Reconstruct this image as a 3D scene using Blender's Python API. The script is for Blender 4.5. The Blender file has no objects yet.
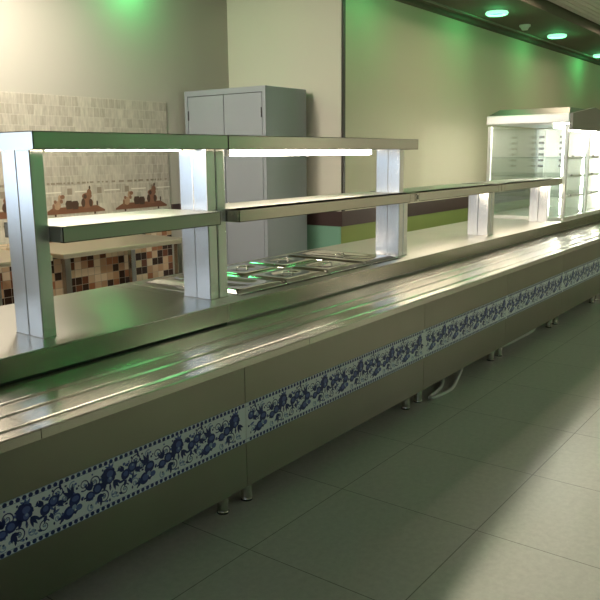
import bpy, bmesh, math, random
from mathutils import Vector, Matrix
random.seed(7)
sc = bpy.context.scene
COL = sc.collection
PI = math.pi

# ------------------------------------------------------------------ materials
def new_mat(name):
    m = bpy.data.materials.new(name); m.use_nodes = True
    nt = m.node_tree; b = nt.nodes['Principled BSDF']
    return m, nt, b

def nd(nt, t, **k):
    n = nt.nodes.new(t)
    for a, v in k.items(): setattr(n, a, v)
    return n

def coords(nt, scale=(1, 1, 1)):
    tc = nd(nt, 'ShaderNodeNewGeometry'); mp = nd(nt, 'ShaderNodeMapping')
    mp.inputs['Scale'].default_value = scale
    nt.links.new(tc.outputs['Position'], mp.inputs['Vector'])
    return mp.outputs['Vector']

def simple(name, col, rough=0.5, metal=0.0, spec=0.5, var=0.0, vscale=4.0, bump=0.0, bscale=40.0):
    m, nt, b = new_mat(name)
    b.inputs['Base Color'].default_value = (*col, 1); b.inputs['Roughness'].default_value = rough
    b.inputs['Metallic'].default_value = metal; b.inputs['Specular IOR Level'].default_value = spec
    if var:
        v = coords(nt); n = nd(nt, 'ShaderNodeTexNoise'); n.inputs['Scale'].default_value = vscale; n.inputs['Detail'].default_value = 4
        nt.links.new(v, n.inputs['Vector'])
        r = nd(nt, 'ShaderNodeMix', data_type='RGBA')
        r.inputs['A'].default_value = (*[c * (1 - var) for c in col], 1); r.inputs['B'].default_value = (*[min(1, c * (1 + var)) for c in col], 1)
        nt.links.new(n.outputs['Fac'], r.inputs['Factor']); nt.links.new(r.outputs['Result'], b.inputs['Base Color'])
    if bump:
        v = coords(nt); n = nd(nt, 'ShaderNodeTexNoise'); n.inputs['Scale'].default_value = bscale; n.inputs['Detail'].default_value = 3
        nt.links.new(v, n.inputs['Vector']); bp = nd(nt, 'ShaderNodeBump'); bp.inputs['Strength'].default_value = bump; bp.inputs['Distance'].default_value = 0.01
        nt.links.new(n.outputs['Fac'], bp.inputs['Height']); nt.links.new(bp.outputs['Normal'], b.inputs['Normal'])
    return m

def steel(name, col, rough, aniso, tangent, brush, bump=0.03):
    m, nt, b = new_mat(name)
    b.inputs['Metallic'].default_value = 1
    v = coords(nt, brush); n = nd(nt, 'ShaderNodeTexNoise'); n.inputs['Scale'].default_value = 1; n.inputs['Detail'].default_value = 3
    nt.links.new(v, n.inputs['Vector'])
    mr = nd(nt, 'ShaderNodeMapRange'); mr.inputs['To Min'].default_value = rough * 0.97; mr.inputs['To Max'].default_value = rough * 1.03
    nt.links.new(n.outputs['Fac'], mr.inputs['Value']); nt.links.new(mr.outputs['Result'], b.inputs['Roughness'])
    # broad hand marks and rolling tone
    v2 = coords(nt, (2.2, 2.2, 2.2)); n2 = nd(nt, 'ShaderNodeTexNoise'); n2.inputs['Scale'].default_value = 1.3; n2.inputs['Detail'].default_value = 5
    nt.links.new(v2, n2.inputs['Vector'])
    mx = nd(nt, 'ShaderNodeMix', data_type='RGBA'); mx.inputs['A'].default_value = (*[c * .88 for c in col], 1); mx.inputs['B'].default_value = (*[min(1, c * 1.1) for c in col], 1)
    nt.links.new(n2.outputs['Fac'], mx.inputs['Factor']); nt.links.new(mx.outputs['Result'], b.inputs['Base Color'])
    b.inputs['Anisotropic'].default_value = aniso
    t = nd(nt, 'ShaderNodeCombineXYZ')
    for i in range(3): t.inputs[i].default_value = tangent[i]
    nt.links.new(t.outputs[0], b.inputs['Tangent'])
    if bump:
        bp = nd(nt, 'ShaderNodeBump'); bp.inputs['Strength'].default_value = bump; bp.inputs['Distance'].default_value = 0.002
        nt.links.new(n.outputs['Fac'], bp.inputs['Height']); nt.links.new(bp.outputs['Normal'], b.inputs['Normal'])
    return m

def emit(name, col, s):
    m, nt, b = new_mat(name)
    b.inputs['Base Color'].default_value = (*col, 1)
    b.inputs['Emission Color'].default_value = (*col, 1); b.inputs['Emission Strength'].default_value = s
    return m

def glass(name, tint=(0.95, 0.98, 0.96), refl=0.10):
    m = bpy.data.materials.new(name); m.use_nodes = True; nt = m.node_tree; nt.nodes.clear()
    o = nd(nt, 'ShaderNodeOutputMaterial'); t = nd(nt, 'ShaderNodeBsdfTransparent'); g = nd(nt, 'ShaderNodeBsdfGlossy'); mx = nd(nt, 'ShaderNodeMixShader')
    t.inputs['Color'].default_value = (*tint, 1); g.inputs['Roughness'].default_value = 0.04
    lw = nd(nt, 'ShaderNodeLayerWeight'); lw.inputs['Blend'].default_value = .25
    mm = nd(nt, 'ShaderNodeMath', operation='MULTIPLY_ADD'); mm.inputs[1].default_value = .55; mm.inputs[2].default_value = refl * .3
    nt.links.new(lw.outputs['Facing'], mm.inputs[0]); nt.links.new(mm.outputs[0], mx.inputs['Fac']); nt.links.new(t.outputs[0], mx.inputs[1]); nt.links.new(g.outputs[0], mx.inputs[2]); nt.links.new(mx.outputs[0], o.inputs['Surface'])
    return m

def tile_wall(name):
    """small beige relief tiles, each a bit different, in pale joints"""
    m, nt, b = new_mat(name)
    v = coords(nt)
    sx = nd(nt, 'ShaderNodeSeparateXYZ'); nt.links.new(v, sx.inputs[0])
    cb = nd(nt, 'ShaderNodeCombineXYZ'); nt.links.new(sx.outputs['X'], cb.inputs['X']); nt.links.new(sx.outputs['Z'], cb.inputs['Y'])
    br = nd(nt, 'ShaderNodeTexBrick'); br.offset = 0.37; br.squash = 1.0
    br.inputs['Scale'].default_value = 1; br.inputs['Brick Width'].default_value = 0.052; br.inputs['Row Height'].default_value = 0.066
    br.inputs['Mortar Size'].default_value = 0.0032; br.inputs['Mortar Smooth'].default_value = 0.3; br.inputs['Bias'].default_value = 0.0
    br.inputs['Color1'].default_value = (.44, .395, .32, 1); br.inputs['Color2'].default_value = (.58, .53, .44, 1); br.inputs['Mortar'].default_value = (.57, .525, .44, 1)
    nt.links.new(cb.outputs[0], br.inputs['Vector'])
    # fine vertical ribs on the tiles
    n = nd(nt, 'ShaderNodeTexNoise'); n.inputs['Scale'].default_value = 1
    mp = nd(nt, 'ShaderNodeMapping'); mp.inputs['Scale'].default_value = (60, 14, 1); nt.links.new(cb.outputs[0], mp.inputs['Vector']); nt.links.new(mp.outputs[0], n.inputs['Vector'])
    mr = nd(nt, 'ShaderNodeMapRange'); mr.inputs['From Min'].default_value = .3; mr.inputs['From Max'].default_value = .7; mr.inputs['To Min'].default_value = .84; mr.inputs['To Max'].default_value = 1.1
    nt.links.new(n.outputs['Fac'], mr.inputs['Value'])
    mu = nd(nt, 'ShaderNodeMix', data_type='RGBA', blend_type='MULTIPLY'); mu.inputs['Factor'].default_value = 1
    nt.links.new(br.outputs['Color'], mu.inputs['A']); nt.links.new(mr.outputs['Result'], mu.inputs['B'])
    nt.links.new(mu.outputs['Result'], b.inputs['Base Color'])
    bp = nd(nt, 'ShaderNodeBump'); bp.inputs['Strength'].default_value = .35; bp.inputs['Distance'].default_value = .004; bp.invert = True
    nt.links.new(br.outputs['Fac'], bp.inputs['Height']); nt.links.new(bp.outputs['Normal'], b.inputs['Normal'])
    b.inputs['Roughness'].default_value = .35
    return m

def mosaic(name):
    m, nt, b = new_mat(name)
    v = coords(nt, (1 / .055, 1 / .055, 1 / .055))
    sx = nd(nt, 'ShaderNodeSeparateXYZ'); nt.links.new(v, sx.inputs[0])
    fl = []
    for ax in ('X', 'Z'):
        f = nd(nt, 'ShaderNodeMath', operation='FLOOR'); nt.links.new(sx.outputs[ax], f.inputs[0]); fl.append(f)
    cb = nd(nt, 'ShaderNodeCombineXYZ'); nt.links.new(fl[0].outputs[0], cb.inputs['X']); nt.links.new(fl[1].outputs[0], cb.inputs['Y'])
    wn = nd(nt, 'ShaderNodeTexWhiteNoise', noise_dimensions='2D'); nt.links.new(cb.outputs[0], wn.inputs['Vector'])
    cr = nd(nt, 'ShaderNodeValToRGB'); cr.color_ramp.interpolation = 'CONSTANT'
    stops = [(0, (.045, .022, .014)), (.22, (.62, .43, .27)), (.42, (.17, .06, .03)), (.55, (.78, .62, .43)), (.74, (.36, .15, .07)), (.88, (.50, .30, .17))]
    el = cr.color_ramp.elements
    while len(el) < len(stops): el.new(.5)
    for e, (p, c) in zip(el, stops): e.position = p; e.color = (*c, 1)
    nt.links.new(wn.outputs['Value'], cr.inputs['Fac'])
    # joints
    fr = []
    for ax in ('X', 'Z'):
        f = nd(nt, 'ShaderNodeMath', operation='FRACT'); nt.links.new(sx.outputs[ax], f.inputs[0])
        l = nd(nt, 'ShaderNodeMath', operation='LESS_THAN'); l.inputs[1].default_value = .06; nt.links.new(f.outputs[0], l.inputs[0]); fr.append(l)
    mxx = nd(nt, 'ShaderNodeMath', operation='MAXIMUM'); nt.links.new(fr[0].outputs[0], mxx.inputs[0]); nt.links.new(fr[1].outputs[0], mxx.inputs[1])
    mu = nd(nt, 'ShaderNodeMix', data_type='RGBA'); mu.inputs['B'].default_value = (.45, .36, .27, 1)
    nt.links.new(mxx.outputs[0], mu.inputs['Factor']); nt.links.new(cr.outputs['Color'], mu.inputs['A']); nt.links.new(mu.outputs['Result'], b.inputs['Base Color'])
    b.inputs['Roughness'].default_value = .25
    return m

def floor_mat(name):
    m, nt, b = new_mat(name)
    v = coords(nt)
    mp = nd(nt, 'ShaderNodeMapping'); mp.inputs['Location'].default_value = (-.62, -.40, 0); nt.links.new(v, mp.inputs['Vector'])
    br = nd(nt, 'ShaderNodeTexBrick'); br.offset = 0; br.inputs['Scale'].default_value = 1
    br.inputs['Brick Width'].default_value = .6; br.inputs['Row Height'].default_value = .6; br.inputs['Mortar Size'].default_value = .0022; br.inputs['Mortar Smooth'].default_value = .1
    br.inputs['Color1'].default_value = (.47, .455, .40, 1); br.inputs['Color2'].default_value = (.50, .48, .42, 1); br.inputs['Mortar'].default_value = (.20, .19, .16, 1)
    nt.links.new(mp.outputs[0], br.inputs['Vector'])
    n = nd(nt, 'ShaderNodeTexNoise'); n.inputs['Scale'].default_value = 38; n.inputs['Detail'].default_value = 6; n.inputs['Roughness'].default_value = .7; nt.links.new(v, n.inputs['Vector'])
    mr = nd(nt, 'ShaderNodeMapRange'); mr.inputs['From Min'].default_value = .3; mr.inputs['From Max'].default_value = .7; mr.inputs['To Min'].default_value = .88; mr.inputs['To Max'].default_value = 1.08
    nt.links.new(n.outputs['Fac'], mr.inputs['Value'])
    mu = nd(nt, 'ShaderNodeMix', data_type='RGBA', blend_type='MULTIPLY'); mu.inputs['Factor'].default_value = 1
    nt.links.new(br.outputs['Color'], mu.inputs['A']); nt.links.new(mr.outputs['Result'], mu.inputs['B']); nt.links.new(mu.outputs['Result'], b.inputs['Base Color'])
    b.inputs['Roughness'].default_value = .33; b.inputs['Specular IOR Level'].default_value = .4
    return m

M = {}
STEEL = (.60, .585, .54)
M['steel_x'] = steel('brushed_steel_along', STEEL, .20, .5, (0, .7, .7), (4, 260, 260), 0)
M['steel_rail'] = steel('tray_rail_steel', (.50, .475, .42), .25, .8, (0, 1, 0), (4, 260, 260), .004)
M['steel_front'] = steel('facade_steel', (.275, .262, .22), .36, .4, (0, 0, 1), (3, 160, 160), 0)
M['steel_z'] = steel('post_steel', (.82, .82, .82), .25, .6, (0, 0, 1), (90, 90, 2), 0)
M['steel_work'] = steel('worktop_steel', (.44, .42, .37), .30, .9, (0, 1, 0), (4, 260, 260), 0)
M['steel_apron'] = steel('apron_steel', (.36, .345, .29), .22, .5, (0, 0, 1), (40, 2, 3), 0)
M['steel_top'] = steel('satin_shelf_steel', (.62, .60, .55), .46, .3, (0, 1, 0), (4, 200, 200), 0)
M['steel_lid'] = simple('polished_lid_steel', (.70, .69, .66), .12, 1)
M['steel_dark'] = simple('carcass_steel', (.30, .29, .26), .45, 1)
M['leg_steel'] = simple('leg_steel', (.62, .60, .55), .25, 1)
M['rubber'] = simple('black_rubber', (.02, .02, .02), .7)
M['tube'] = emit('lamp_tube', (1.0, .90, .74), 42)
M['tube_low'] = emit('low_lamp_tube', (1.0, .88, .70), 22)
M['lamp_body'] = simple('lamp_body_white', (.8, .8, .78), .4)
M['case_tube'] = emit('case_led', (1.0, .95, .85), 62)
M['case_white'] = simple('case_white_enamel', (.85, .84, .80), .35)
M['case_steel'] = steel('case_steel', (.90, .89, .85), .32, .4, (1, 0, 0), (5, 200, 200))
M['glass'] = glass('case_glass')
M['shelf_glass'] = glass('shelf_glass', (.90, .96, .93), .2)
M['wall_back'] = simple('wall_cream_dimmed', (.50, .47, .40), .75, var=.03, vscale=1.5, bump=.05, bscale=160)  # cream paint, colour darkened to stand in for weaker light on this wall
M['wall_return'] = simple('wall_cream_lit', (.84, .78, .65), .75, var=.03, vscale=1.5, bump=.05, bscale=160)  # same cream, colour lightened because this wall faces the daylight
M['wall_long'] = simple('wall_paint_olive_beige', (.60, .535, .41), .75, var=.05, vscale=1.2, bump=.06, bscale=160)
M['green'] = simple('olive_green_paint', (.23, .275, .075), .6, var=.05)
M['teal'] = simple('mint_green_paint', (.20, .40, .28), .6, var=.05)
M['hallgreen'] = simple('hall_green_paint', (.22, .29, .20), .6, var=.12, vscale=.8)
M['brown'] = simple('brown_band', (.060, .032, .028), .5, var=.1)
M['trim'] = simple('dark_corner_trim', (.05, .035, .028), .5)
M['soffit'] = simple('soffit_brown', (.135, .112, .08), .8, var=.08)
M['soffit_trim'] = simple('soffit_trim', (.22, .20, .16), .5)
M['slat'] = simple('ceiling_slat', (.74, .72, .67), .4, var=.04)
M['slat_gap'] = simple('ceiling_gap', (.10, .10, .09), .8)
M['cab_front'] = simple('cabinet_grey_enamel', (.32, .345, .375), .4, var=.02)
M['cab_gap'] = simple('cabinet_shadow_gap', (.05, .05, .05), .8)
M['tile'] = tile_wall('beige_relief_tile')
M['mosaic'] = mosaic('brown_mosaic')
M['floor'] = floor_mat('floor_tile')
M['table_top'] = simple('work_table_steel', (.80, .72, .58), .32, 1)
M['green_ring'] = emit('green_led_ring', (.35, 1.0, .58), 1.4)
M['lamp_dark'] = simple('downlight_dark_core', (.03, .06, .04), .3)
M['white_plastic'] = simple('white_plastic', (.75, .74, .70), .45)
M['hose'] = simple('grey_white_hose', (.62, .62, .58), .5)
M['ceramic'] = simple('band_white', (.80, .84, .88), .3, var=.05, vscale=30)
M['blue_dark'] = simple('band_dark_blue', (.02, .03, .17), .3)
M['blue_mid'] = simple('band_mid_blue', (.10, .14, .42), .3)
M['blue_pale'] = simple('band_pale_blue', (.32, .42, .62), .3)
M['pic_plank'] = simple('picture_plank_brown', (.20, .085, .045), .3, var=.2, vscale=20)
M['pic_dark'] = simple('picture_dark_jar', (.075, .04, .025), .3)
M['pic_mid'] = simple('picture_brown_pot', (.24, .115, .065), .3, var=.25, vscale=40)
M['pic_light'] = simple('picture_tan_figure', (.42, .27, .17), .3, var=.3, vscale=40)
M['pic_bg'] = simple('picture_tile_ground', (.57, .515, .42), .3, var=.12, vscale=25)
M['border_dark'] = simple('tile_border_taupe', (.30, .25, .19), .35)
M['border_pale'] = simple('tile_border_pale', (.82, .78, .68), .2)
M['right_wall'] = simple('end_wall_paint', (.70, .66, .54), .8)
M['window_frame'] = simple('window_frame_white', (.75, .75, .73), .4)

# ------------------------------------------------------------------ mesh builder (world coordinates)
class MB:
    def __init__(s): s.v = []; s.f = []; s.mi = []; s.mats = []; s.smooth = []
    def m(s, mat):
        if mat not in s.mats: s.mats.append(mat)
        return s.mats.index(mat)
    def add(s, vs, fs, mat, smooth=False):
        o = len(s.v); s.v += [tuple(p) for p in vs]; i = s.m(mat)
        for f in fs: s.f.append(tuple(o + k for k in f)); s.mi.append(i); s.smooth.append(smooth)
        return s
    def from_bm(s, bm, mat, smooth=False):
        bm.verts.index_update()
        s.add([v.co.copy() for v in bm.verts], [[v.index for v in f.verts] for f in bm.faces], mat, smooth); bm.free(); return s
    def box(s, x0, x1, y0, y1, z0, z1, mat, bevel=0, seg=2):
        bm = bmesh.new(); bmesh.ops.create_cube(bm, size=1)
        for v in bm.verts: v.co = Vector(((x0 + x1) / 2 + v.co.x * (x1 - x0), (y0 + y1) / 2 + v.co.y * (y1 - y0), (z0 + z1) / 2 + v.co.z * (z1 - z0)))
        if bevel: bmesh.ops.bevel(bm, geom=bm.edges[:], offset=bevel, segments=seg, profile=.5, affect='EDGES')
        return s.from_bm(bm, mat)
    def cyl(s, p, axis, r, h, mat, n=20, r2=None):
        bm = bmesh.new(); bmesh.ops.create_cone(bm, cap_ends=True, segments=n, radius1=r, radius2=r if r2 is None else r2, depth=h)
        rot = Vector((0, 0, 1)).rotation_difference(Vector(axis)).to_matrix().to_4x4()
        bmesh.ops.transform(bm, matrix=Matrix.Translation(Vector(p) + Vector(axis).normalized() * h / 2) @ rot, verts=bm.verts)
        return s.from_bm(bm, mat, False)
    def tube(s, pts, r, mat, n=10, closed=False):
        pts = [Vector(p) for p in pts]; rings = []; N = len(pts); up = Vector((0, 0, 1))
        for i, p in enumerate(pts):
            a = pts[(i - 1) % N] if (closed or i) else p; b = pts[(i + 1) % N] if (closed or i < N - 1) else p
            t = (b - a).normalized(); u = up.cross(t)
            if u.length < 1e-3: u = Vector((1, 0, 0)).cross(t)
            u.normalize(); w = t.cross(u)
            rings.append([p + (u * math.cos(k * 2 * PI / n) + w * math.sin(k * 2 * PI / n)) * r for k in range(n)])
        vs = [q for R in rings for q in R]; fs = []
        for i in range(N if closed else N - 1):
            j = (i + 1) % N
            for k in range(n): fs.append((i * n + k, i * n + (k + 1) % n, j * n + (k + 1) % n, j * n + k))
        if not closed: fs += [tuple(range(n))[::-1], tuple((N - 1) * n + k for k in range(n))]
        return s.add(vs, fs, mat, True)
    def prism_x(s, prof, x0, x1, mat):          # prof: list of (y,z), extruded along X
        n = len(prof); vs = [(x0, y, z) for y, z in prof] + [(x1, y, z) for y, z in prof]
        fs = [tuple(range(n))[::-1], tuple(range(n, 2 * n))] + [(i, (i + 1) % n, n + (i + 1) % n, n + i) for i in range(n)]
        return s.add(vs, fs, mat)
    def prism_y(s, prof, y0, y1, mat):          # prof: list of (x,z)
        n = len(prof); vs = [(x, y0, z) for x, z in prof] + [(x, y1, z) for x, z in prof]
        fs = [tuple(range(n)), tuple(range(n, 2 * n))[::-1]] + [((i + 1) % n, i, n + i, n + (i + 1) % n) for i in range(n)]
        return s.add(vs, fs, mat)
    def build(s, name, parent=None, label=None):
        me = bpy.data.meshes.new(name)
        loc = Vector(parent.matrix_world.translation) if parent else Vector((0, 0, 0))
        org = Vector((0, 0, 0))
        if parent:
            base = WORLD[parent.name]
        else:
            xs = [p[0] for p in s.v]; ys = [p[1] for p in s.v]; zs = [p[2] for p in s.v]
            base = Vector(((min(xs) + max(xs)) / 2, (min(ys) + max(ys)) / 2, min(zs)))
        me.from_pydata([Vector(p) - base for p in s.v], [], s.f)
        for mt in s.mats: me.materials.append(mt)
        for p, i, sm in zip(me.polygons, s.mi, s.smooth): p.material_index = i; p.use_smooth = sm
        bm = bmesh.new(); bm.from_mesh(me); bmesh.ops.recalc_face_normals(bm, faces=bm.faces); bm.to_mesh(me); bm.free()
        me.update()
        o = bpy.data.objects.new(name, me); COL.objects.link(o)
        if parent: o.parent = parent
        else: o.location = base
        WORLD[o.name] = base
        if label: o['label'] = label
        return o
WORLD = {}

def thing(name, label, cat, loc, group=None):
    o = bpy.data.objects.new(name, None); COL.objects.link(o); o.empty_display_size = .1
    o.location = loc; WORLD[o.name] = Vector(loc)
    tag(o, label, cat, group); return o
def tag(o, label, cat, group=None):
    o['label'] = label; o['category'] = cat
    if group: o['group'] = group
    return o
def struct(o): o['kind'] = 'structure'; return o

# ------------------------------------------------------------------ setting
XL, XR, YF = -3.0, 13.0, -4.0
YL, YB, XRET = 3.19, 4.32, 4.80           # long wall, kitchen back wall, return wall
ZC, ZS = 2.64, 2.72                       # soffit underside, slatted ceiling
struct(MB().box(XL - .2, XR + .2, YF - .2, YB + .2, -.1, 0, M['floor']).build('floor'))
# kitchen back wall with a glazed service door far left (out of the picture), bright daylight behind it
DX0, DX1, DZ = -2.2, .05, 2.25
w = MB()
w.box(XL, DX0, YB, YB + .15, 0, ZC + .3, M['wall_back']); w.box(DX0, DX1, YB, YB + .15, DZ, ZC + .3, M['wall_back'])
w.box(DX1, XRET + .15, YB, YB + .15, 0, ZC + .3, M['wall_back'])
struct(w.build('wall_back'))
d = MB()
for x in (DX0, (DX0 + DX1) / 2 - .03, DX1 - .06): d.box(x, x + .06, YB + .02, YB + .09, 0, DZ, M['window_frame'])
for z in (0, 1.0, DZ - .07): d.box(DX0, DX1, YB + .03, YB + .08, z, z + .07, M['window_frame'])
d.box(DX0 + .06, DX1 - .06, YB + .05, YB + .056, 1.0, DZ - .07, M['glass'])
d.box(DX0 + .06, DX1 - .06, YB + .04, YB + .07, .07, 1.0, M['window_frame'])
struct(d.build('door_1'))
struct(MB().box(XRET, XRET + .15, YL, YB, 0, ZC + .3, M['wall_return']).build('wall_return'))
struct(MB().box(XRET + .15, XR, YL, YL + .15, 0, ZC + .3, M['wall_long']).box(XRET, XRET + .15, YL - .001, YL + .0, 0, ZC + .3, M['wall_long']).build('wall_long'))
# painted dado: green below, dark brown band above it
struct(MB().box(XRET + .001, XR, YL - .006, YL - .0015, 0, .828, M['green']).build('trim_1'))
struct(MB().box(XRET - .008, XR, YL - .012, YL - .0015, .829, .946, M['brown']).build('trim_2'))
struct(MB().box(XRET - .006, XRET, YL - .0012, YB - .01, 0, .828, M['teal']).build('trim_3'))
struct(MB().box(XRET - .010, XRET, YL - .0012, YB - .01, .829, .946, M['brown']).build('trim_4'))
struct(MB().box(4.085, XRET - .011, YB - .012, YB, .948, 1.008, M['brown']).build('trim_5'))
struct(MB().box(XRET - .014, XRET + .022, YL - .026, YL - .0125, .947, ZC + .05, M['trim'], .003).build('trim_6'))
# front side of the hall (behind the photographer) and the two ends
w = MB(); w.box(XL, 8.9, YF - .15, YF, 0, 1.75, M['hallgreen']); w.box(XL, XR, YF - .15, YF, 1.75, ZS + .3, M['hallgreen']); w.box(8.9, XR, YF - .15, YF, 0, 1.75, M['wall_long'])
struct(w.build('wall_front'))
struct(MB().box(XR, XR + .15, YF, YL + .15, 0, ZS + .3, M['right_wall']).build('wall_right'))
SILL = 1.22
WJ = .555                                  # jamb whose shadow edge lies across the floor
w = MB(); w.box(XL - .15, XL, WJ, YB, 0, ZS + .3, M['wall_long']); w.box(XL - .15, XL, YF, -1.4, 0, ZS + .3, M['wall_long']); w.box(XL - .15, XL, -1.4, WJ, 2.45, ZS + .3, M['wall_long']); w.box(XL - .15, XL, -1.4, WJ, 0, SILL, M['wall_long'])
struct(w.build('wall_left'))
d = MB()
for y in (-1.4, -.45, WJ - .06): d.box(XL - .12, XL - .05, y, y + .06, SILL, 2.45, M['window_frame'])
for z in (SILL, 2.39): d.box(XL - .11, XL - .06, -1.4, WJ, z, z + .06, M['window_frame'])
d.box(XL - .09, XL - .084, -1.34, WJ - .06, SILL + .06, 2.39, M['glass'])
struct(d.build('window_1'))
# ceiling: brown soffit along the wall, slatted metal ceiling in the hall
SF = 2.44
struct(MB().box(XL, XR, SF, YL, ZC, ZC + .3, M['soffit']).box(XL, XRET, YL, YB, ZC, ZC + .3, M['soffit']).build('ceiling'))
s = MB(); s.box(XL, XR, YF, SF, ZS + .012, ZS + .3, M['slat_gap'])
y = SF - .03
while y > YF + .1:
    s.box(XL, XR, y - .054, y, ZS, ZS + .012, M['slat'], .003, 1); y -= .062
o = struct(s.build('ceiling_slats'))
struct(MB().box(XRET + .001, XR, YL - .055, YL, ZC - .03, ZC, M['soffit']).box(XRET + .001, XR, 3.035, 3.055, ZC - .012, ZC, M['soffit_trim']).build('trim_7'))

# kitchen wall tiling, mosaic, printed border lines
struct(MB().box(.06, 4.065, YB - .010, YB, .842, 1.785, M['tile']).build('trim_8'))
struct(MB().box(.06, 4.065, YB - .010, YB, 0, .84, M['mosaic']).build('trim_9'))
t = MB(); random.seed(3)
for z0, z1 in ((1.198, 1.212), (.945, .958)):
    x = .1
    while x < 4.04:
        L = random.choice((.012, .02, .03, .045)); t.box(x, min(x + L, 4.06), YB - .0118, YB - .010, z0 + random.random() * .004, z1, M['border_dark']); x += L + random.choice((.012, .02, .035))
x = .12
k = 0
while x < 4.02:
    t.box(x, x + .036, YB - .0122, YB - .010, 1.128, 1.17, M['border_dark']); t.box(x + .06, x + .2, YB - .0118, YB - .010, 1.142, 1.15, M['border_pale'])
    x += .25; k += 1
struct(t.build('trim_10'))

# ------------------------------------------------------------------ still life tile pictures on the kitchen wall
def disc(mb, cx, cz, rx, rz, y, mat, n=18, rot=0, th=.0006):
    c, sn = math.cos(rot), math.sin(rot)
    pr = [(cx + c * rx * math.cos(a) - sn * rz * math.sin(a), cz + sn * rx * math.cos(a) + c * rz * math.sin(a)) for a in [k * 2 * PI / n for k in range(n)]]
    mb.add([(x, y, z) for x, z in pr], [tuple(range(n))], mat)
pics = [(1.73, 'leftmost'), (2.33, ''), (2.93, ''), (3.53, '')]
plab = {2.33: 'brown still life tile picture half hidden behind the leftmost steel post',
        2.93: 'brown still life tile picture with pots on plank, above left end of the mosaic wall',
        3.53: 'brown still life tile picture with pots on plank, at right end of the tiling'}
for px, _ in pics[1:]:
    P = thing('tile_picture', plab[px], 'tile picture', (px + .245, YB - .010, .97), 'still life tile pictures on the kitchen wall')
    b = MB(); b.box(px - .03, px + .53, YB - .0125, YB - .010, .965, 1.118, M['tile']); b.build('picture_ground', P)
    yy = YB - .0135
    p = MB(); p.prism_y([(px - .005, 1.0), (px + .495, 1.0), (px + .495, 1.012), (px + .43, 1.045), (px + .065, 1.045), (px - .005, 1.012)], yy, YB - .0125, M['pic_plank'])
    p.box(px + .075, px + .09, yy, YB - .0125, .985, 1.0, M['pic_dark']); p.box(px + .40, px + .415, yy, YB - .0125, .985, 1.0, M['pic_dark']); p.build('picture_plank', P)
    y2 = yy - .0006
    f = MB()
    for cx, cz, rx, rz, m_ in ((.10, 1.06, .028, .03, 'pic_light'), (.125, 1.10, .016, .03, 'pic_light'), (.145, 1.115, .018, .014, 'pic_mid'), (.07, 1.05, .010, .022, 'pic_mid'), (.135, 1.085, .012, .014, 'pic_mid'), (.085, 1.085, .012, .012, 'pic_mid')):
        disc(f, px + cx, cz, rx, rz, y2 - .0001 * len(f.f), M[m_])
    f.build('picture_figurine', P)
    for cx, cz in ((.195, 1.058), (.245, 1.054)):
        f = MB(); f.prism_y([(px + cx - .022, cz - .028), (px + cx + .022, cz - .028), (px + cx + .03, cz + .01), (px + cx + .02, cz + .03), (px + cx - .02, cz + .03), (px + cx - .03, cz + .01)], y2, YB - .0135, M['pic_dark']); f.build('picture_jar', P)
    f = MB()
    for cx, cz, rx, rz, m_ in ((.345, 1.065, .052, .036, 'pic_mid'), (.312, 1.068, .016, .03, 'pic_dark'), (.375, 1.065, .014, .028, 'pic_dark'), (.345, 1.112, .042, .022, 'pic_mid'), (.33, 1.11, .014, .016, 'pic_dark'), (.366, 1.135, .020, .026, 'pic_mid'), (.372, 1.17, .007, .013, 'pic_dark'), (.43, 1.06, .007, .018, 'pic_dark')):
        disc(f, px + cx, cz, rx, rz, y2 - .0001 * len(f.f), M[m_])
    f.build('picture_pots', P)

# ------------------------------------------------------------------ kitchen: steel work tables, grey cabinet
def table(x0, x1, label):
    T = thing('work_table', label, 'table', ((x0 + x1) / 2, 4.0, 0), 'kitchen work tables along the mosaic wall')
    MB().box(x0, x1, 3.70, 4.295, .79, .82, M['table_top'], .004).build('tabletop', T)
    MB().box(x0 + .05, x1 - .05, 3.98, 4.02, .755, .79, M['leg_steel']).build('cross_rail', T)
    for x in (x0 + .03, x1 - .07):
        for yy in (3.73, 4.22):
            l = MB().box(x, x + .04, yy, yy + .04, .02, .79, M['leg_steel'], .004).build('leg', T)
            MB().cyl((x + .02, yy + .02, 0), (0, 0, 1), .018, .02, M['rubber']).build('leg_foot', l)
table(1.50, 2.55, 'steel work table at far left behind the leftmost steel post')
table(2.62, 3.64, 'pale steel work table before brown mosaic wall, between the two left posts')

class MBO(MB):
    def add(s, vs, fs, mat, smooth=False): return MB.add(s, [(p[0] - .072, p[1] - .06, p[2]) for p in vs], fs, mat, smooth)
C = thing('metal_cabinet', 'tall grey two-door metal cabinet standing against the cream wall', 'cabinet', (4.55 - .072, 3.94 - .06, 0))
cb = MBO(); cb.box(4.30 + .02, 4.795, 3.52, 4.333, .06, 1.87, M['cab_front'], .003)
cb.box(4.30, 4.32, 3.52, 3.55, .06, 1.87, M['cab_front']); cb.box(4.30, 4.32, 4.303, 4.333, .06, 1.87, M['cab_front'])
cb.box(4.30, 4.32, 3.55, 4.303, 1.83, 1.87, M['cab_front']); cb.box(4.30, 4.32, 3.55, 4.303, .06, .11, M['cab_front'])
cb.box(4.312, 4.322, 3.55, 4.303, .11, 1.83, M['cab_gap']); cb.box(4.33, 4.77, 3.55, 4.30, 0, .06, M['cab_gap']); cb.build('body', C)
for i, (a, b_) in enumerate(((3.555, 3.923), (3.930, 4.298))):
    D = MBO().box(4.301, 4.311, a, b_, .115, 1.825, M['cab_front'], .002).build('door', C)
    hx = b_ - .03 if i == 0 else a + .03
    MBO().box(4.29, 4.301, hx - .008, hx + .008, .93, 1.03, M['leg_steel'], .003).build('handle', D)
    for z in (.3, 1.65):
        yy = a - .001 if i == 0 else b_ - .007
        MBO().box(4.296, 4.301, yy, yy + .008, z, z + .07, M['cab_gap']).build('hinge', D)

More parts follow.
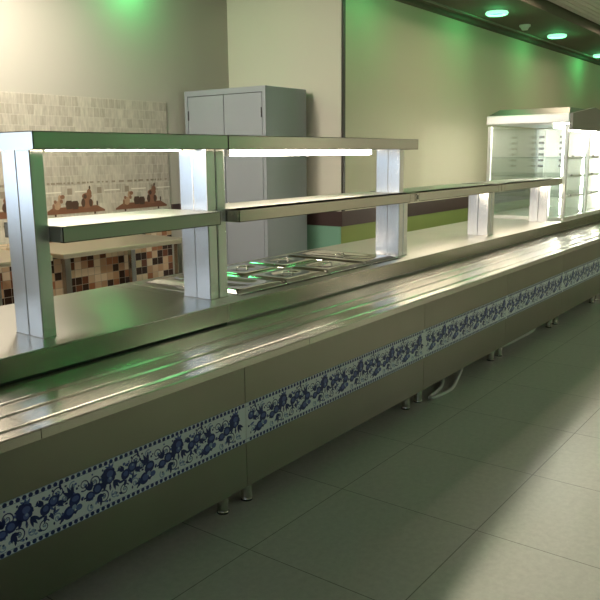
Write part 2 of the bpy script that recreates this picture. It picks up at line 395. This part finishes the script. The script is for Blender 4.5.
# ------------------------------------------------------------------ serving line counters
J = [-.16, .96, 2.045, 3.53, 4.715, 5.90, 7.10, 8.30]
YP, YR0, YW0, YW1 = 1.800, 1.492, 1.870, 2.56
ZR, ZW = .75, .83
BT, BB, PB = .4446, .284, .0998

def ornament(mb, u0, u1):
    """blue and white floral band between X=u0 and X=u1, front face at YP"""
    H = BT - BB; per = .2985
    y0 = YP - .0016
    lay = [y0 - .0002 * k for k in range(8)]
    dk, md, pl = M['blue_dark'], M['blue_mid'], M['blue_pale']
    def D(u, v, rx, rz, k, mat, rot=0, n=14):
        if u0 + .012 < u < u1 - .012: disc(mb, u, BB + v, rx, rz, lay[k], mat, n, rot)
    def leaf(u, v, L, W, ang, k, mat):
        if not (u0 + .03 < u < u1 - .03): return
        pts = []
        for i in range(7):
            t = i / 6; w_ = W * math.sin(PI * t ** .8) ; pts.append((t * L, w_))
        out = pts + [(a, -b) for a, b in pts[-2:0:-1]]
        c, s_ = math.cos(ang), math.sin(ang)
        q = [(u + a * c - b * s_, lay[k], BB + v + a * s_ + b * c) for a, b in out]
        mb.add(q, [tuple(range(len(q)))], mat)
    def swirl(u, v, R, start, turns, k, mat, d=1, wd=.0042):
        if not (u0 + .03 < u < u1 - .03): return
        n = 26; A = []; B = []
        for i in range(n + 1):
            t = i / n; a = start + d * turns * 2 * PI * t; r = R * (1 - .85 * t); w_ = wd * (1 - .5 * t)
            A.append((u + (r + w_ / 2) * math.cos(a), lay[k], BB + v + (r + w_ / 2) * math.sin(a))); B.append((u + (r - w_ / 2) * math.cos(a), lay[k], BB + v + (r - w_ / 2) * math.sin(a)))
        mb.add(A + B, [(i, i + 1, n + 2 + i, n + 1 + i) for i in range(n)], mat)
    # edge lines and scallops
    for z, s_ in ((BT, -1), (BB, 1)):
        a, b_ = sorted((z, z + s_ * .0018)); mb.add([(u0, lay[0], a), (u1, lay[0], a), (u1, lay[0], b_), (u0, lay[0], b_)], [(0, 1, 2, 3)], pl)
        a, b_ = sorted((z + s_ * .0135, z + s_ * .0155)); mb.add([(u0, lay[0], a), (u1, lay[0], a), (u1, lay[0], b_), (u0, lay[0], b_)], [(0, 1, 2, 3)], pl)
    k = math.ceil(u0 / .0205)
    while k * .0205 < u1:
        u = k * .0205
        D(u, .0085, .0075, .007, 1, dk, n=12); D(u, H - .0085, .0075, .007, 1, dk, n=12); k += 1
    k = math.floor((u0 - 1.083) / per) - 1
    while 1.083 + k * per < u1 + per:
        o = 1.083 + k * per; k += 1
        # big upper flower
        cx, cv = o, .108
        for i in range(9):
            a = i * 2 * PI / 9; D(cx + .019 * math.cos(a), cv + .019 * math.sin(a), .0105, .0105, 2, dk, n=10)
        D(cx, cv, .024, .024, 3, dk); D(cx + .006, cv + .005, .013, .011, 4, md); D(cx + .004, cv - .014, .010, .009, 4, md); D(cx + .006, cv - .010, .005, .005, 5, pl, n=8)
        for a in (2.5, 3.0, 3.5): leaf(cx - .012, cv - .015, .034, .006, a + .9, 2, dk)
        for a in (-.5, -.95, -1.4): leaf(cx + .018, cv - .022, .036, .0055, a, 2, dk)
        for a in (.9, 1.6): leaf(cx + .006, cv + .016, .026, .005, a, 2, md)
        # berries right of it
        cx, cv = o + .078, .092
        D(cx - .012, cv - .004, .0175, .0165, 3, dk); D(cx - .010, cv - .001, .0095, .009, 4, md)
        D(cx + .018, cv + .012, .0185, .0175, 3, dk); D(cx + .018, cv + .013, .0125, .0115, 4, md); D(cx + .020, cv + .018, .004, .004, 5, pl, n=8)
        for a in (2.2, 2.75): leaf(cx - .016, cv + .012, .026, .006, a, 2, dk)
        for a in (-.3, -.75, 1.2): leaf(cx + .028, cv + .004, .032, .0055, a, 2, dk)
        leaf(cx - .01, cv - .02, .026, .006, -1.9, 2, dk); leaf(cx + .004, cv - .02, .028, .006, -1.2, 2, dk)
        # lower double flower
        cx, cv = o + .157, .058
        D(cx + .012, cv + .020, .0225, .019, 3, dk, .6); D(cx - .012, cv - .012, .022, .019, 3, dk, .8)
        D(cx - .008, cv - .010, .013, .011, 4, md); D(cx + .014, cv + .024, .013, .009, 4, md); D(cx + .008, cv - .001, .0085, .008, 5, pl, n=10); D(cx + .025, cv - .008, .012, .010, 3, md)
        for a in (1.3, 1.8, 2.3): leaf(cx + .004, cv + .034, .042, .006, a + .2, 2, dk)
        for a in (-2.4, 3.3): leaf(cx - .026, cv - .016, .028, .005, a, 2, dk)
        # second berries
        cx, cv = o + .236, .070
        D(cx - .012, cv - .002, .0165, .0155, 3, dk); D(cx - .010, cv, .0105, .009, 4, md)
        D(cx + .018, cv + .012, .0190, .0180, 3, dk); D(cx + .018, cv + .012, .012, .011, 4, md)
        for a in (1.4, 1.9, 2.4): leaf(cx - .006, cv + .016, .034, .0058, a, 2, dk)
        for a in (-.5, -1.1, -1.7): leaf(cx + .02, cv - .01, .030, .0055, a, 2, dk)
        # scrolls
        for (u, v, R, st, tn, dd) in ((-.055, .108, .021, -.6, 1.6, 1), (.115, .122, .021, 3.6, 1.5, -1), (.060, .040, .020, .5, 1.6, 1), (.105, .046, .016, 2.4, 1.4, -1), (.205, .112, .020, -2.2, 1.6, 1), (.275, .046, .022, 1.9, 1.7, -1), (.292, .118, .014, 0, 1.3, 1), (.02, .040, .014, 2, 1.3, 1), (.165, .125, .014, 1, 1.3, 1), (.135, .095, .012, 4, 1.2, -1), (.225, .030, .014, 2, 1.2, 1)):
            swirl(o + u, v, R, st, tn, 1, dk if R > .018 else pl, dd)
            D(o + u + .002, v, .0045, .0045, 2, pl, n=8)
        rr = random.Random(11)
        for i in range(60):
            D(o + rr.random() * per, .024 + rr.random() * .112, .0032 + rr.random() * .003, .003 + rr.random() * .0025, 1, rr.choice((dk, dk, md, pl)), n=7)
        for i in range(30):
            leaf(o + rr.random() * per, .026 + rr.random() * .105, .018 + rr.random() * .014, .0042, rr.random() * 6.28, 1, rr.choice((dk, dk, md)))

names = ['steel serving counter unit at far left, mostly cut off by the frame', 'steel serving counter unit under the leftmost shelf rack, first blue floral front panel',
         'steel serving counter unit with sunken hot food wells and blue floral band', 'steel serving counter unit between second and third pairs of short posts, floral band',
         'steel serving counter unit just left of the glass display case', 'steel serving counter unit carrying the glass display case', 'steel serving counter unit at far right end of the line']
names[3] = 'steel serving counter unit right of the hot food wells, a hose looping under it'
names[1] = 'steel serving counter unit with plain worktop just left of the hot food wells'
for i in range(len(J) - 1):
    a, b_ = J[i] + .0012, J[i + 1] - .0012
    U = thing('serving_counter', names[i], 'counter', ((a + b_) / 2, 2.15, 0), 'counter units of the serving line')
    MB().box(a + .005, b_ - .005, YP + .012, YW1 - .03, .125, ZR - .02, M['steel_dark']).build('body', U)
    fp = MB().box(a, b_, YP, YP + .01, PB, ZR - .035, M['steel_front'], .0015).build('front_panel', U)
    ob = MB(); ob.box(a, b_, YP - .0014, YP - .0001, BB, BT, M['ceramic']); ornament(ob, a, b_)
    ob.build('ornament_band', fp, 'white band with dark blue flowers and scrolls')
    # worktop: apron with a thin dark joint below it
    wt = MB()
    if i != 2:
        wt.box(a, b_, YW0 + .0015, YW1, ZR + .009, ZW, M['steel_top'] if i > 2 else M['steel_work'], .003)
    else:
        wx0, wx1, wy0, wy1 = 2.185, 3.49, 1.925, 2.50
        wt.box(a, b_, YW0 + .0015, wy0, ZR + .009, ZW, M['steel_work'], .003); wt.box(a, b_, wy1, YW1, ZW - .06, ZW, M['steel_work'], .003)
        wt.box(a, wx0, wy0 - .004, wy1 + .004, ZW - .06, ZW - .0005, M['steel_work']); wt.box(wx1, b_, wy0 - .004, wy1 + .004, ZW - .06, ZW - .0005, M['steel_work'])
    wo = wt.build('worktop', U)
    MB().box(a, b_, YW0, YW0 + .0014, ZR + .009, ZW - .003, M['steel_apron']).build('apron', wo)
    MB().box(a, b_, YW0 + .012, YW1 - .01, ZR - .02, ZR + .009, M['rubber'] if i < 2 else M['steel_dark']).build('joint_strip', U)
    if i == 2:
        hw = MB(); hw.box(wx0 - .002, wx1 + .002, wy0 - .002, wy1 + .002, ZW - .055, ZW - .045, M['steel_dark'])
        for k in range(5):
            x = wx0 + (wx1 - wx0) * k / 4; hw.box(x - .006, x + .006, wy0, wy1, ZW - .045, ZW - .002, M['steel_lid'])
        hw.box(wx0, wx1, wy0, wy0 + .012, ZW - .045, ZW - .004, M['rubber'])
        hw.box(wx0 - .07, wx0 - .064, 2.12, wy1 + .05, ZW - .001, ZW + .0012, M['steel_lid']); hw.box(wx0 - .002, wx0 + .008, 1.93, wy1, ZW - .001, ZW + .001, M['steel_lid'])
        hw.build('hot_well', U)
    # tray rail: folded sheet with three raised runners, apron lip in front
    ra, rb = a, b_
    prof = [(YR0, ZR - .026), (YR0, ZR - .003), (YR0 + .004, ZR)]
    for yc in (1.545, 1.640, 1.725):
        prof += [(yc - .008, ZR), (yc - .004, ZR + .004), (yc, ZR + .005), (yc + .004, ZR + .004), (yc + .008, ZR)]
    prof += [(YW0 + .011, ZR), (YW0 + .011, ZR - .012), (YR0 + .02, ZR - .012), (YR0 + .02, ZR - .026)]
    tr = MB(); n = len(prof)
    top = len(prof) - 4
    vs = [(ra, y_, z_) for y_, z_ in prof] + [(rb, y_, z_) for y_, z_ in prof]
    tr.add(vs, [(k, (k + 1) % n, n + (k + 1) % n, n + k) for k in range(n)], M['steel_rail'])
    tr.build('tray_rail', U)
    for x in (a + .18, b_ - .18):
        MB().prism_x([(YR0 + .05, ZR - .012), (YP - .0005, ZR - .012), (YP - .0005, ZR - .11)], x - .015, x + .015, M['steel_dark']).build('rail_bracket', U)
    for x in (a + .07, b_ - .07):
        for yy in (1.868, 2.46):
            lg = MB().cyl((x, yy, .012), (0, 0, 1), .023, .118, M['leg_steel']).build('leg', U)
            MB().cyl((x, yy, 0), (0, 0, 1), .025, .006, M['rubber']).cyl((x, yy, .006), (0, 0, 1), .023, .006, M['leg_steel'], r2=.021).build('leg_foot', lg)

# lids over the hot wells
wx0, wx1, wy0, wy1 = 2.185, 3.49, 1.94, 2.495
cw = (wx1 - wx0) / 4
def lid(x0, x1, y0, y1, label):
    L = thing('pan_lid', label, 'lid', ((x0 + x1) / 2, (y0 + y1) / 2, ZW + .001), 'steel lids on the hot food wells')
    mb = MB(); c = ((x0 + x1) / 2, (y0 + y1) / 2); rings = []
    spec = [(0, -.001, .012), (0, .003, .012), (.012, .003, .015), (.018, .010, .02), (.05, .013, .05), (.075, .013, .05), (.085, .007, .05)]
    n = 8
    vs = []
    for ins, z, r in spec:
        hx, hy = (x1 - x0) / 2 - .003 - ins, (y1 - y0) / 2 - .003 - ins; r = min(r, hx * .9, hy * .9)
        for qx, qy, a0 in ((1, 1, 0), (-1, 1, PI / 2), (-1, -1, PI), (1, -1, 1.5 * PI)):
            for k in range(n):
                a = a0 + k / (n - 1) * PI / 2; vs.append((c[0] + qx * (hx - r) + r * math.cos(a), c[1] + qy * (hy - r) + r * math.sin(a), ZW + .002 + z))
    N = 4 * n; fs = []
    for s_ in range(len(spec) - 1):
        for k in range(N): fs.append((s_ * N + k, s_ * N + (k + 1) % N, (s_ + 1) * N + (k + 1) % N, (s_ + 1) * N + k))
    fs.append(tuple((len(spec) - 1) * N + k for k in range(N)))
    mb.add(vs, fs, M['steel_lid'], True); mb.build('lid_plate', L)
    pts = [(c[0] + q, c[1], ZW + h) for q, h in ((-.04, .007), (-.038, .018), (-.028, .023), (.028, .023), (.038, .018), (.04, .007))]
    MB().tube(pts, .004, M['steel_lid']).build('handle', L)
ym = 2.215
lid(wx0, wx0 + cw, wy0, wy1, 'long steel pan lid at left end of the hot wells, beside the second post')
lid(wx0 + cw, wx0 + 2 * cw, wy0, ym, 'small steel pan lid, front one of the second column of hot wells')
lid(wx0 + cw, wx0 + 2 * cw, ym, wy1, 'small steel pan lid, back one of the second column of hot wells')
lid(wx0 + 2 * cw, wx0 + 3 * cw, wy0, ym, 'small steel pan lid, front one of the third column of hot wells')
lid(wx0 + 2 * cw, wx0 + 3 * cw, ym, wy1, 'small steel pan lid, back one of the third column of hot wells')
lid(wx0 + 3 * cw, wx1, wy0, wy1, 'long steel pan lid at right end of the hot wells, beside the middle post')

# ------------------------------------------------------------------ shelf racks
SY0, SY1, PY0, PY1 = 1.895, 2.205, 1.962, 2.108
def post(x0, x1, z1, parent):
    p = MB(); ym_ = (PY0 + PY1) / 2
    p.box(x0, x1, PY0, ym_ - .0005, ZW + .002, z1, M['steel_z'], .003, 2); p.box(x0, x1, ym_ + .0005, PY1, ZW + .002, z1, M['steel_z'], .003, 2)
    p.box(x0 + .006, x1 - .006, PY0 + .01, PY1 - .01, ZW + .001, z1 - .001, M['steel_z'])
    o = p.build('post', parent)
    MB().box(x0 - .001, x1 + .001, PY0 - .002, PY1 + .002, ZW, ZW + .003, M['leg_steel']).build('base_plate', o)
def shelf(name, x0, x1, z0, z1, parent, nose=(0, 0)):
    s_ = MB(); t_ = .0025
    s_.box(x0, x1, SY0, SY1, z1 - t_, z1, M['steel_top'])                      # top sheet
    s_.box(x0 - nose[0], x1 + nose[1], SY0, SY0 + t_, z0, z1, M['steel_x'])  # front fold
    if nose[0] or nose[1]: s_.box(x0 - nose[0], x1 + nose[1], SY0, PY0 - .003, z1 - t_, z1, M['steel_top'])
    s_.box(x0, x1, SY1 - t_, SY1, z0, z1, M['steel_x'])
    s_.box(x0, x0 + t_, SY0, SY1, z0, z1, M['steel_x']); s_.box(x1 - t_, x1, SY0, SY1, z0, z1, M['steel_x'])
    s_.box(x0, x1, SY0, SY0 + .015, z0, z0 + t_, M['steel_x']); s_.box(x0, x1, SY1 - .015, SY1, z0, z0 + t_, M['steel_x'])
    return s_.build(name, parent)
def lamp(x0, x1, z, parent, y=2.05, r=.0135, mat='tube'):
    l = MB().box(x0, x1, y - .022, y + .022, z + r + .002, z + r + .022, M['lamp_body']).box(x0 - .012, x0, y - .02, y + .02, z - r, z + r + .02, M['lamp_body']).box(x1, x1 + .012, y - .02, y + .02, z - r, z + r + .02, M['lamp_body']).build('lamp_fixture', parent)
    MB().cyl((x0, y, z), (1, 0, 0), r, x1 - x0, M[mat], 14).build('lamp_tube', l)
ZU0, ZU1, ZL0, ZL1 = 1.404, 1.457, 1.128, 1.177
R1 = thing('shelf_rack', 'steel two-tier shelf rack at the left, front edge reflecting green', 'shelf rack', (1.68, 2.03, ZW), 'steel shelf racks on the serving line')
shelf('upper_shelf', 1.268, 2.0925, ZU0, ZU1, R1); shelf('lower_shelf', 1.346, 2.040, ZL0, ZL1, R1)
post(1.297, 1.345, ZU0 + .05, R1); post(2.042, 2.089, ZU0 + .05, R1)
lamp(1.40, 1.98, 1.414, R1)
R2 = thing('shelf_rack', 'steel two-tier shelf rack over the hot wells, lit by a bright tube', 'shelf rack', (2.83, 2.03, ZW), 'steel shelf racks on the serving line')
shelf('upper_shelf', 2.0945, 3.592, ZU0, ZU1, R2); shelf('lower_shelf', 2.146, 3.515, ZL0, ZL1, R2, (0, .050))
post(2.095, 2.142, ZU0 + .05, R2); post(3.517, 3.563, ZU0 + .05, R2)
lamp(2.25, 3.34, 1.391, R2, r=.0125)
R3 = thing('shelf_rack', 'low single-tier steel shelf rack in the middle, right of the hot wells', 'shelf rack', (4.17, 2.03, ZW), 'steel shelf racks on the serving line')
shelf('lower_shelf', 3.617, 4.730, ZL0, ZL1, R3, (.048, .048)); post(3.568, 3.614, ZL0 + .046, R3); post(4.733, 4.780, ZL0 + .046, R3)
R4 = thing('shelf_rack', 'low single-tier steel shelf rack ending at the glass display case', 'shelf rack', (5.4, 2.03, ZW), 'steel shelf racks on the serving line')
shelf('lower_shelf', 4.835, 5.917, ZL0, ZL1, R4, (.050, .13)); post(4.786, 4.832, ZL0 + .046, R4); post(5.920, 5.967, ZL0 + .046, R4)
lamp(3.70, 4.66, 1.136, R3, 2.08, mat='tube_low'); lamp(4.90, 5.85, 1.136, R4, 2.08, mat='tube_low')
for R, x in ((R3, 3.585),):
    MB().box(x - .004, x + .026, SY0 - .003, SY0, ZL0 + .004, ZL1 - .006, M['steel_lid']).box(x + .004, x + .016, SY0 - .004, SY0 - .003, ZL0 + .012, ZL1 - .014, M['rubber']).build('end_clip', R)

# ------------------------------------------------------------------ refrigerated display case
CX0, CX1, CY0, CY1 = 6.10, 7.32, 1.885, 2.56
K = thing('display_case', 'tall glass display case with bright inside lighting at right end of the counter', 'display case', (6.7, 2.2, ZW))
b = MB(); b.box(CX0, CX1, CY0, CY1, ZW, ZW + .03, M['case_steel'], .004); b.build('base_tray', K)
for x in (CX0, CX1 - .03):
    for y in (CY0, CY1 - .03): MB().box(x, x + .03, y, y + .03, ZW + .03, 1.60, M['case_steel'], .004).build('corner_post', K)
MB().box(CX0 + .03, CX1 - .03, CY1 - .025, CY1 - .01, ZW + .03, 1.60, M['glass']).build('back_glass', K)
MB().box(CX0 + .010, CX0 + .016, CY0 + .03, CY1 - .03, ZW + .03, 1.60, M['glass']).build('side_glass', K)
MB().box(CX1 - .03, CX1 - .01, CY0 + .03, CY1 - .03, ZW + .03, 1.60, M['case_white']).build('end_wall', K)
xm = 6.70
for xa, xb in ((CX0 + .03, xm - .015), (xm + .015, CX1 - .03)):
    D = MB().box(xa, xb, CY0 + .010, CY0 + .016, ZW + .03, 1.56, M['glass']).build('front_door', K)
    for z in (1.02, 1.183, 1.335): MB().box(xa + .10, xa + .13, CY0 - .004, CY0 + .010, z + .004, z + .02, M['steel_dark'], .003).build('knob', D)
MB().box(xm - .013, xm + .013, CY0, CY0 + .025, ZW + .03, 1.56, M['case_steel']).build('mullion', K)
for z in (1.02, 1.183, 1.335):
    s_ = MB().box(CX0 + .04, CX1 - .04, CY0 + .05, CY1 - .06, z, z + .006, M['shelf_glass']).build('glass_shelf', K)
    MB().box(CX0 + .03, CX1 - .03, CY0 + .026, CY0 + .05, z - .010, z + .010, M['case_steel']).build('shelf_edge', s_)
# upright ladder brackets with slots on the white end wall
for yb in (2.50, 2.30):
    lb = MB().box(CX1 - .042, CX1 - .0305, yb - .03, yb + .03, ZW + .03, 1.60, M['case_white']).build('ladder_bracket', K)
    sl = MB()
    for k in range(6): sl.box(CX1 - .046, CX1 - .0425, yb - .026, yb + .026, 1.24 + k * .055, 1.262 + k * .055, M['steel_dark'])
    sl.build('bracket_slots', lb)
for x, y in ((CX0 + .045, CY0 + .045), (xm + .02, CY0 + .05), (CX1 - .05, CY0 + .05)):
    MB().cyl((x, y, ZW + .05), (0, 0, 1), .009, .70, M['case_tube'], 10).build('led_tube', K)
MB().box(CX0 + .06, CX1 - .06, CY0 + .10, CY0 + .14, 1.575, 1.59, M['case_tube']).build('top_light', K)
# canopy
c = MB(); o_ = .012
c.box(CX0 - o_, CX1 + o_, CY0 - .005, CY1 + o_, 1.612, 1.685, M['case_steel'], .006)
bz, tz, ins = 1.685, 1.735, .07
bx = [(CX0 - .004, CY0, bz), (CX1, CY0, bz), (CX1, CY1, bz), (CX0 - .004, CY1, bz), (CX0 + ins, CY0 + .02, tz), (CX1 - ins, CY0 + .02, tz), (CX1 - ins, CY1 - ins, tz), (CX0 + ins, CY1 - ins, tz)]
c.add(bx, [(0, 1, 5, 4), (1, 2, 6, 5), (2, 3, 7, 6), (3, 0, 4, 7), (4, 5, 6, 7)], M['steel_dark'])
c.build('canopy', K)
fa = MB(); fa.prism_y([(CX0 - .005, 1.555), (CX1 + .005, 1.555), (CX1 + .005, 1.685), (6.69, 1.752), (CX0 - .005, 1.685)], CY0 - .03, CY0 - .006, M['steel_dark'])
fa.build('front_fascia', K, 'dark peaked fascia')
for k in range(28): MB().cyl((CX0 + .04 + k * .042, CY0 - .018, 1.5489), (0, 0, 1), .006, .006, M['case_tube'], 8).build('led_bead', K)

# ------------------------------------------------------------------ ceiling fittings
glabs = {4.0: 'round green ceiling downlight above the grey cabinet', 5.0: 'round green ceiling downlight above the dark wall corner', 6.77: 'green ring downlight in the soffit, nearest of those in view',
         8.49: 'green ring downlight in the soffit, just beyond the smoke detector', 10.5: 'green ring downlight in the soffit, cut off by the right edge'}
for x, y in ((3.73, 4.12), (5.05, 2.80), (6.77, 2.80), (8.49, 2.81), (10.56, 2.90), (12.2, 2.9), (5.0, -3.6), (6.8, -3.6), (8.6, -3.6), (3.2, .7), (5.6, .7), (8.0, .7)):  # front wall and hall ones are added, unseen, to tint reflections and floor green
    lab = {3.73: 'green ceiling downlight over the tiled kitchen wall', 5.05: 'green ceiling downlight just right of the dark wall corner', 6.77: 'green ring downlight left of the smoke detector',
           8.49: 'green ring downlight just right of the smoke detector', 10.56: 'green ring downlight cut off by the right edge of the photo', 3.2: 'added unseen green downlight in the slatted hall ceiling, above the near floor', 5.6: 'added unseen green downlight in the slatted hall ceiling, above the middle floor', 8.0: 'added unseen green downlight in the slatted hall ceiling, above the far floor', 5.0: 'added unseen green downlight over the front wall, behind the photographer', 6.8: 'added unseen green downlight over the middle of the front wall', 8.6: 'added unseen green downlight over the right of the front wall', 12.2: 'green ring downlight at far end of the soffit'}[x]
    zc = ZC if y > 2 else ZS; G = thing('downlight', lab, 'downlight', (x, y, zc - .022), 'green ceiling downlights')
    g = MB(); pts = [(x + .085 * math.cos(a), y + .085 * math.sin(a), zc - .012) for a in [k * 2 * PI / 28 for k in range(28)]]
    g.tube(pts, .017, M['green_ring'], 8, True); g.build('light_ring', G)
    MB().cyl((x, y, zc - .014), (0, 0, 1), .078, .0135, M['lamp_dark'], 28).build('core', G)
    L = bpy.data.lights.new('downlight_beam', 'POINT'); L.shadow_soft_size = .05; L.color = (.10, 1.0, .28); L.energy = (3.6 if y > 3.5 else 2.8) if y > 2 else (4 if y > 0 else 8)
    lo = bpy.data.objects.new('downlight_beam', L); COL.objects.link(lo); lo.location = (x, y, zc - .06)
S_ = thing('smoke_detector', 'small white smoke detector on the brown soffit between two green downlights', 'smoke detector', (7.62, 2.85, ZC - .05))
MB().cyl((7.62, 2.85, ZC - .018), (0, 0, 1), .055, .0175, M['white_plastic'], 24).build('base', S_)
MB().cyl((7.62, 2.85, ZC - .05), (0, 0, 1), .028, .032, M['white_plastic'], 24, .048).build('sensor_dome', S_)

# ------------------------------------------------------------------ hoses under the counter
def smooth(pts, n=10):
    P = [Vector(p) for p in pts]; out = []
    for i in range(len(P) - 1):
        a, b_, c_, d_ = P[max(i - 1, 0)], P[i], P[i + 1], P[min(i + 2, len(P) - 1)]
        for k in range(n):
            t = k / n; out.append(.5 * ((2 * b_) + (-a + c_) * t + (2 * a - 5 * b_ + 4 * c_ - d_) * t * t + (-a + 3 * b_ - 3 * c_ + d_) * t ** 3))
    return out + [P[-1]]
tag(MB().tube(smooth([(3.98, 2.0, .112), (4.06, 1.965, .07), (4.04, 1.93, .03), (3.92, 1.875, .012), (3.78, 1.845, .012), (3.69, 1.835, .012), (3.67, 1.815, .012), (3.74, 1.80, .012), (3.90, 1.80, .012), (4.10, 1.855, .016), (4.22, 1.885, .05), (4.24, 1.90, .10), (4.24, 1.96, .113)]), .0105, M['hose'], 10).build('drain_hose'), 'pale drain hose looping double on the floor under the serving counter', 'hose')
tag(MB().tube(smooth([(4.85, 1.96, .010), (5.05, 1.925, .010), (5.35, 1.915, .010), (5.60, 1.915, .012), (5.70, 1.93, .05), (5.72, 1.97, .112)]), .009, M['hose'], 10).build('cable_conduit'), 'thin pale conduit along the floor under the right counter', 'conduit')

# ------------------------------------------------------------------ light
W = bpy.data.worlds.new('sky'); sc.world = W; W.use_nodes = True
bg = W.node_tree.nodes['Background']; bg.inputs['Color'].default_value = (.70, .80, 1.0, 1); bg.inputs['Strength'].default_value = 3.6
def area(name, loc, sx, sy, e, col, rot=(0, 0, 0)):
    L = bpy.data.lights.new(name, 'AREA'); L.shape = 'RECTANGLE'; L.size = sx; L.size_y = sy; L.energy = e; L.color = col
    o = bpy.data.objects.new(name, L); COL.objects.link(o); o.location = loc; o.rotation_euler = rot; return o
area('kitchen_ceiling_lamp', (2.5, 3.6, ZC - .03), 1.0, .3, 22, (1, .91, .80))
area('kitchen_fill_light', (2.1, 3.7, ZC - .06), .5, .25, 34, (1, .91, .78), (0, math.radians(-55), 0))  # added fill, tilted to brighten the return wall and cabinet doors
area('kitchen_ceiling_lamp', (.4, 3.2, ZC - .03), 1.2, .3, 8, (1, .91, .80))
area('hall_fill_light', (6.0, -2.2, ZS - .03), 1.2, .3, 20, (1, .93, .82))  # added fill, lights the front wall that the shelf fronts mirror
area('counter_fill_light', (6.2, 2.2, ZS - .03), 1.2, .15, 10, (1, .84, .64))  # added unseen fill that warms the long wall left of the case
area('counter_fill_light', (9.0, 2.2, ZS - .03), 1.2, .15, 8, (1, .84, .64))  # second added fill, farther along the long wall
area('hall_fill_light', (10.6, -2.9, ZS - .03), 1.2, .3, 60, (1, .93, .82))  # added fill, brightens the far front wall for reflections in the right shelves
L = bpy.data.lights.new('sun', 'SUN'); L.energy = 6.6; L.angle = math.radians(1.0); L.color = (1, .88, .77)
so = bpy.data.objects.new('sun', L); COL.objects.link(so)
dirv = Vector((1, .0785, -math.tan(math.radians(15)))).normalized()
so.rotation_euler = dirv.to_track_quat('-Z', 'Y').to_euler(); so.location = (-6, 0, 4)

# ------------------------------------------------------------------ camera (solved from the photograph)
cam = bpy.data.cameras.new('camera'); co = bpy.data.objects.new('camera', cam); COL.objects.link(co)
cam.sensor_width = 36; cam.sensor_fit = 'HORIZONTAL'; cam.lens = 737.967 * 36 / 600; cam.clip_start = .05
yaw, pitch, roll = .927886637, .194790848, -.00952388219
f = Vector((math.sin(yaw) * math.cos(pitch), math.cos(yaw) * math.cos(pitch), -math.sin(pitch)))
r = Vector((math.cos(yaw), -math.sin(yaw), 0)); u = r.cross(f)
r2 = r * math.cos(roll) + u * math.sin(roll); u2 = -r * math.sin(roll) + u * math.cos(roll)
mw = Matrix.Identity(4)
for i in range(3): mw[i][0] = r2[i]; mw[i][1] = u2[i]; mw[i][2] = -f[i]
mw.translation = (0, 0, 1.3838); co.matrix_world = mw
sc.camera = co
sc.view_settings.view_transform = 'Standard'; sc.view_settings.look = 'None'; sc.view_settings.gamma = 1; sc.view_settings.use_curve_mapping = False
sc.view_settings.exposure = 0.0
